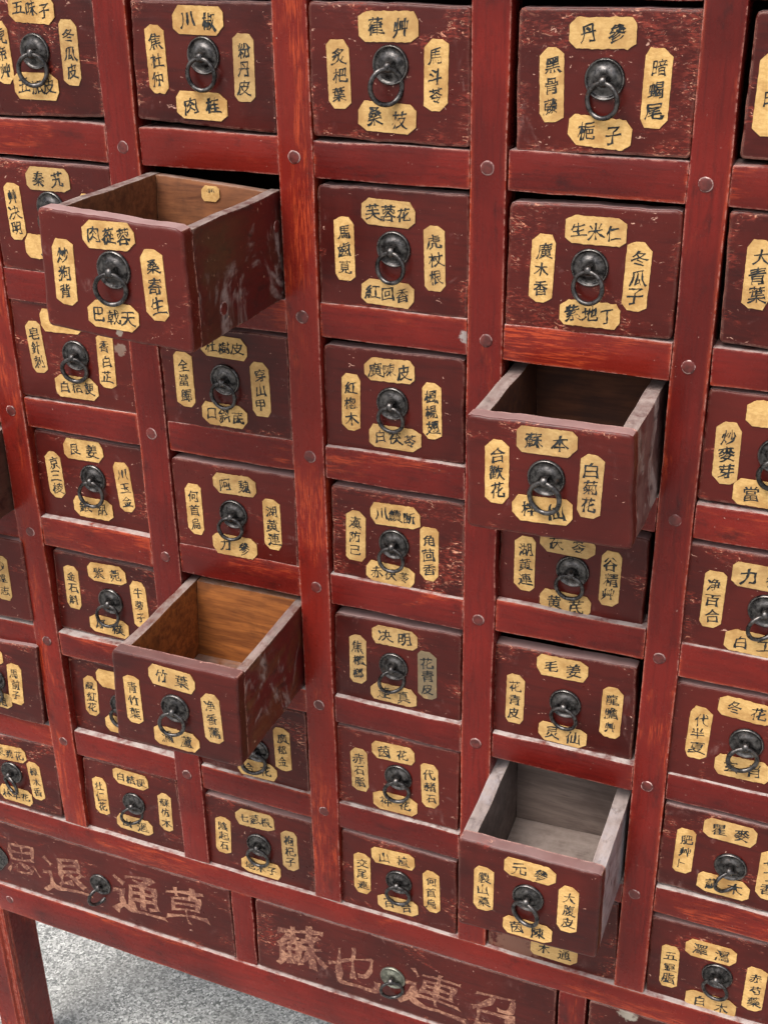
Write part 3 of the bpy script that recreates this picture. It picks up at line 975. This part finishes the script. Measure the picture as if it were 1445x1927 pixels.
WEAR = {(0, 1): .55, (1, 1): .25, (2, 1): .6, (3, 1): .95, (4, 1): .5, (0, 2): .35, (1, 2): .15, (2, 2): .2, (3, 2): .6, (4, 2): .35, (0, 3): .55, (1, 3): .2, (2, 3): 0, (3, 3): .15, (4, 3): .1,
        (0, 4): .6, (1, 4): .25, (2, 4): .9, (3, 4): .05, (4, 4): .35, (0, 5): .6, (1, 5): .15, (2, 5): .35, (3, 5): .2, (4, 5): .3, (0, 6): .3, (1, 6): .45, (2, 6): .45, (3, 6): .2, (4, 6): .35,
        (-1, 7): .5, (0, 7): .35, (1, 7): .35, (2, 7): .4, (3, 7): .5, (4, 7): .25}
NAMES = {
    (0, 1): 'closed drawer with labels 五味子 above and 冬瓜皮 beside its ring, scratched at the corner',
    (1, 1): 'closed drawer with labels 川椒 above and 肉桂 below its ring',
    (2, 1): 'closed scuffed drawer with labels 葎艸 above and 桑枝 below its ring',
    (3, 1): 'most heavily scratched drawer, closed, with labels 丹參 above and 梔子 below its ring',
    (4, 1): 'closed drawer cut by the photo edge, beside the scratched 丹參 drawer',
    (0, 2): 'closed drawer labelled 秦艽 and 艸決明, partly hidden behind the open 肉蓯蓉 drawer',
    (1, 2): 'drawer pulled furthest out, labelled 肉蓯蓉 and 炒狗背, with dust smeared side',
    (2, 2): 'closed drawer with labels 芙蓉花 above and 紅回香 below its ring',
    (3, 2): 'closed drawer with labels 生米仁 above and 紫地丁 below its ring',
    (4, 2): 'closed drawer labelled 大青葉, cut by the photo edge',
    (0, 3): 'closed drawer labelled 皂針刺 and 香白芷, below the open 肉蓯蓉 drawer',
    (1, 3): 'closed drawer labelled 全當歸 and 穿山甲, its top overlapped by the open drawer above',
    (2, 3): 'closed smooth drawer with labels 廣陳皮 above and 白茯苓 below its ring',
    (3, 3): 'open drawer with labels 蘇本, 合歡花 and 白菊花, dark inside',
    (4, 3): 'closed drawer labelled 炒麥芽 with its ring at the photo edge',
    (-1, 4): 'open drawer of which only the dusty brown side shows at the photo edge',
    (0, 4): 'closed drawer with labels 艮姜 above and 京三棱 beside its ring',
    (1, 4): 'closed drawer with labels 阿魏 above and 何首烏 beside its ring',
    (2, 4): 'closed scratched drawer with labels 川續断 above and 赤茯苓 below its ring',
    (3, 4): 'closed drawer labelled 谷精艸 and 黄芪, under the open 蘇本 drawer',
    (4, 4): 'closed drawer labelled 净百合 with 力 at its top',
    (-1, 5): 'closed drawer labelled 炒遠志 at the photo edge, its ring out of view',
    (0, 5): 'closed drawer with labels 紫菀 above and 金石斛 beside its ring',
    (1, 5): 'open drawer with labels 竹葉 and 青竹葉, orange wood inside',
    (2, 5): 'closed drawer labelled 决明 with one grey stained label 花青皮',
    (3, 5): 'closed drawer with labels 毛姜 above and 龍膽艸 beside its ring',
    (4, 5): 'closed drawer with labels 冬花 above and 代半夏 beside its ring',
    (-1, 6): 'slightly pulled drawer labelled 馬前子 showing its dark side',
    (0, 6): 'closed drawer labelled 藏紅花, half hidden behind the open 竹葉 drawer',
    (1, 6): 'closed drawer labelled 廣郁金, mostly hidden behind the open 竹葉 drawer',
    (2, 6): 'closed drawer with labels 茵花 above and 代赭石 beside its ring',
    (3, 6): 'open drawer with labels 元參 and 茵陳, bare grey wood inside',
    (4, 6): 'closed drawer with labels 瞿麥 above and 肥艸卜 beside its ring',
    (-1, 7): 'closed drawer labelled 茉莉花 and 樟木香 above the wide 草 drawer',
    (0, 7): 'closed drawer with labels 白桔梗 above and 杜仁花 beside its ring',
    (1, 7): 'closed drawer with labels 七葱根 above and 陰起石 beside its ring',
    (2, 7): 'closed drawer with labels 山楂 above and 百合 below its ring',
    (3, 7): 'closed drawer with a brown rubbed bottom edge, hidden behind the open 元參 drawer',
    (4, 7): 'closed drawer with labels 澤瀉 above and 五靈脂 beside its ring',
}
YAW = {(2, 1): 38, (1, 1): 4, (3, 1): -14, (0, 1): 18, (1, 2): 16, (2, 2): -6, (3, 2): -10, (2, 3): -2, (3, 3): -8, (2, 5): 30, (0, 7): 34, (2, 6): 14, (2, 7): 8, (1, 5): 12, (0, 5): 10, (0, 4): 8, (0, 3): 10}
OPEN = {  # inner wood, outer side, length, rise of the back end, side thickness
    (1, 2): (('orange_brown_inner_wood', (.115, .038, .015), (.245, .090, .034), (.050, .018, .009)), ((.070, .009, .008), (.062, .016, .010)), .194, .000, .0125),
    (3, 3): (('dark_brown_inner_wood', (.050, .017, .009), (.105, .036, .015), (.024, .011, .008)), ((.150, .085, .075), (.085, .032, .030)), .184, .0085, .0150),
    (1, 5): (('warm_orange_inner_wood', (.160, .048, .012), (.380, .130, .030), (.055, .017, .007)), ((.095, .009, .008), (.110, .030, .013)), .178, .0095, .0120),
    (3, 6): (('grey_brown_inner_wood', (.105, .076, .064), (.180, .136, .116), (.058, .040, .036)), ((.30, .27, .28), (.20, .165, .16)), .176, .0230, .0160),
    (-1, 4): (('plain_inner_wood', (.11, .06, .03), (.2, .11, .05), (.06, .03, .02)), ((.085, .038, .026), (.075, .040, .030)), .190, .004, .0125),
}


def make_drawer(c, r, w, quad, labs):
    rng = random.Random(1000 + c * 37 + r * 101)
    w = w / 1000
    q = [(a / 1000, b / 1000) for a, b in quad]
    cu = (q[0][0] + q[3][0] + q[1][0] + q[2][0]) / 4
    cv = (q[0][1] + q[3][1] + q[1][1] + q[2][1]) / 4
    vb = max(q[2][1], q[3][1])
    base = W(cu, vb, w)
    root = thing('small_drawer', NAMES[(c, r)], 'drawer', base, 'small labelled medicine drawers')
    loc = lambda u, v: (u - cu, vb - v)
    quad_l = [loc(*p) for p in q]
    key = (c, r)
    rad = [rng.uniform(.0026 + (.002 if key in OPEN else 0), .0050) for _ in range(4)]
    if key == (1, 2):
        rad[1] = .008
    if key in ((2, 2), (3, 2), (2, 3)):
        rad[0] = rad[1] = .006
    front = link('front_panel', board(quad_l, 0, .0165, rng, rad, rng.uniform(.0032, .0042) if key in OPEN else rng.uniform(.0018, .0030), 17, .0009, name='front_panel'), M_D, root, wear=float(WEAR.get(key, .3)), dust={(1, 2): 1.0, (3, 3): .75, (1, 5): .35, (3, 6): .6}.get(key, .95))  # dust here also scales the sheen painted on the panel's top
    if key == (3, 7):
        front['smear'] = (-.045, .014, .034)
        front['brown'] = 1.0
    if key == (0, 3):
        front['smear'] = (.066, .078, .008)
        front['brown'] = .6
    if key == (1, 2):
        front['smear'] = (-.0, .012, .004)
    zc = vb - cv
    for k, val in labs.items():
        if k == 'D':
            yaw = YAW.get(key)
            ring_pull(root, val[0] / 1000, zc - val[1] / 1000, 0, rng, yaw)
        else:
            stain = .85 if (key == (2, 5) and k == 'R') else (.35 if key == (2, 5) else (.25 if rng.random() < .12 else 0))
            paper_label(root, val[0], val[1] / 1000, zc - val[2] / 1000, 0 if k in 'LR' else -.0004, k in 'LR', rng, rot=R(rng.gauss(0, 1.8)), stain=stain)
    if 'D' not in labs and key != (-1, 4):      # the pull and papers that lie beyond the photo's edge
        ring_pull(root, 0, zc + (.016 if key == (3, 7) else .004), 0, rng)
    for k, dx, dz in (('T', -.003, .040), ('L', -.051, -.001), ('R', .045, .012 if key == (3, 7) else -.002), ('B', -.002, -.040)):
        if k not in labs and key != (-1, 4):
            paper_label(root, '', dx, zc + dz, 0 if k in 'LR' else -.0004, k in 'LR', rng)
    if key in OPEN:
        (wname, a, b, d), (o1, o2), length, rise, th = OPEN[key]
        inner = bpy.data.materials.get(wname) or bare_wood(wname, a, b, d)
        outer = side_lacquer('drawer_side_%s' % wname.split('_inner')[0], o1, o2)
        fy, by = .0168, length
        TL, TR, BR, BL = [Vector((x, 0, z)) for x, z in quad_l]
        low = .0035

        def at(p, y, dz=0):
            return Vector((p.x, y, p.z + dz + rise * (y - fy) / (by - fy)))
        ins = .0008
        for side in (0, 1):
            T, B = (TL, BL) if side == 0 else (TR, BR)
            sx = th if side == 0 else -th
            e = ins if side == 0 else -ins
            c8 = []
            for y in (fy, by):
                t, bt = at(T, y, -low - (.0015 if y == by else 0)), at(B, y, .001)
                p = [t + Vector((e, 0, 0)), t + Vector((e + sx, 0, 0)), bt + Vector((e + sx, 0, 0)), bt + Vector((e, 0, 0))]
                c8 += p
            sp = link('side_panel', hexa(c8, rng, .0016, 'side_panel', 9, .0008), outer, root)
            me = sp.data
            me.materials.append(inner)
            for f in me.polygons:         # the inner face is bare wood
                if f.normal.x * (1 if side == 0 else -1) > .7:
                    f.material_index = 1
        xl = lambda z: 0
        zt = .006
        c8 = []
        for y in (by - .0115, by - .0003):
            t0, t1 = at(TL, y, -low - .002), at(TR, y, -low - .002)
            b0, b1 = at(BL, y, .004), at(BR, y, .004)
            k = th + ins + .0003
            c8 += [t0 + Vector((k, 0, 0)), t1 - Vector((k, 0, 0)), b1 - Vector((k, 0, 0)), b0 + Vector((k, 0, 0))]
        link('back_panel', hexa(c8, rng, .0012, 'back_panel', 6, .0005), inner, root)
        c8 = []
        for y in (fy + .0003, by - .0120):
            b0, b1 = at(BL, y, .0105), at(BR, y, .0105)
            k = th + ins + .0003
            d8 = Vector((0, 0, -.0075))
            c8 += [b0 + Vector((k, 0, 0)), b1 - Vector((k, 0, 0)), b1 - Vector((k, 0, 0)) + d8, b0 + Vector((k, 0, 0)) + d8]
        link('bottom_panel', hexa(c8, rng, .0008, 'bottom_panel', 4, .0003), inner, root)
        if key == (1, 2):
            for y, z in ((.062, .026), (.178, .078)):
                pg = link('peg', peg_me[1], None, sp, (TR.x - .0007, y, z))
                pg.rotation_euler = (0, 0, R(90))
            p = paper_label(root, '小川', .002, vb - q[1][1] - .012, by - .0121, False, rng, .021, .016)
            for ch in p.children:
                ch.scale = (.35, 1, .25)
                ch.location.z = .0035
    return root


# drawers of the column that begins just past the photo's edge
VROW = {1: (-141, -19), 2: (26, 149), 3: (191, 307.5), 4: (354.5, 469.5), 5: (516.5, 636.5), 6: (678.5, 797), 7: (845.5, 968.5)}
for r in range(1, 8):
    a, z = VROW[r]
    DATA.append((5, r, -5, [(1021.5, a), (1181, a), (1181, z), (1021.5, z)], {}))
    NAMES[(5, r)] = 'closed drawer with blank labels in the last column, past the photo edge'
for r in (1, 2, 3):
    NAMES[(-1, r)] = 'closed drawer with blank labels in the first column, past the photo edge'
for d in DATA:
    if (d[0], d[1]) in NAMES:
        make_drawer(*d)


# ------------------------------------------------------------------ the wide bottom drawers
def wide_drawer(quad, pull, text, label, brass=False, plate=False, smear=None):
    rng = random.Random(int(quad[0][0] * 1000) + 77)
    u0, u1 = quad[3][0], quad[2][0]
    cu, vb = (u0 + u1) / 2, max(quad[2][1], quad[3][1])
    root = thing('wide_drawer', label, 'drawer', W(cu, vb, -.003), 'wide bottom drawers with gilt characters')
    q = [(u - cu, vb - v) for u, v in quad]
    f = link('front_panel', board(q, 0, .018, rng, .003, .002, 40, .0007, name='front_panel'), M_D, root, wear=.42, dust=.9)
    if smear:
        f['smear'] = smear
    if pull:
        ring_pull(root, pull[0] - cu, vb - pull[1], 0, rng, pull[2], M_BRASS if brass else None, pull[3])
    for ch, u, v, size in text:
        me = ink_mesh([(brush(ch, rng, .011, .9), size, 0, 0)], 'gilt_character')
        o = link('gilt_character', me, M_GILT, root, (u - cu, -.0003, vb - v))
        o.rotation_euler = (0, R(rng.uniform(-2, 5)), 0)
    if plate:
        bm = bmesh.new()
        n = 30
        fr = []
        for k in range(n):
            a = 2 * math.pi * k / n
            rr = .021 * (1 + .10 * math.cos(4 * a))
            fr.append((rr * math.cos(a), rr * 1.25 * math.sin(a)))
        a_ = [bm.verts.new((x, -.0022, z)) for x, z in fr]
        b_ = [bm.verts.new((x, .0005, z)) for x, z in fr]
        bm.faces.new(a_)
        for k in range(n):
            bm.faces.new((a_[k], b_[k], b_[(k + 1) % n], a_[(k + 1) % n]))
        p = link('lock_plate', finish(bm, 'lock_plate', 40), M_IRON, root, (plate[0] - cu, 0, vb - plate[1]))
        s = link('staple', STAPLE, None, p, (-.004, 0, 0))
    return root


wide_drawer([(-.1785, 1.0095), (.2455, 1.0085), (.2475, 1.1330), (-.1790, 1.1330)], (.0265, 1.0720, 62, 4),
            [('草', .1715, 1.0640, .078), ('通', .0870, 1.0720, .080), ('退', -.0370, 1.0780, .080), ('思', -.1140, 1.0730, .066)],
            'wide bottom drawer with gilt characters 草通 and a sideways ring above the ground', plate=(-.1640, 1.0800))
wide_drawer([(.2865, 1.0095), (.7130, 1.0085), (.7140, 1.1330), (.2840, 1.1335)], (.4905, 1.0745, 22, 6),
            [('蘇', .3530, 1.0720, .078), ('也', .4310, 1.0780, .080), ('連', .5450, 1.0790, .080), ('召', .6300, 1.0800, .074)],
            'wide bottom drawer with gilt characters 蘇也連召 and a pale brass backplate', brass=True)
wide_drawer([(.7555, 1.0085), (1.1790, 1.0090), (1.1790, 1.1330), (.7555, 1.1330)], None, [],
            'wide bottom drawer with a grey smear at the photo edge', smear=(-.165, .121, .012))
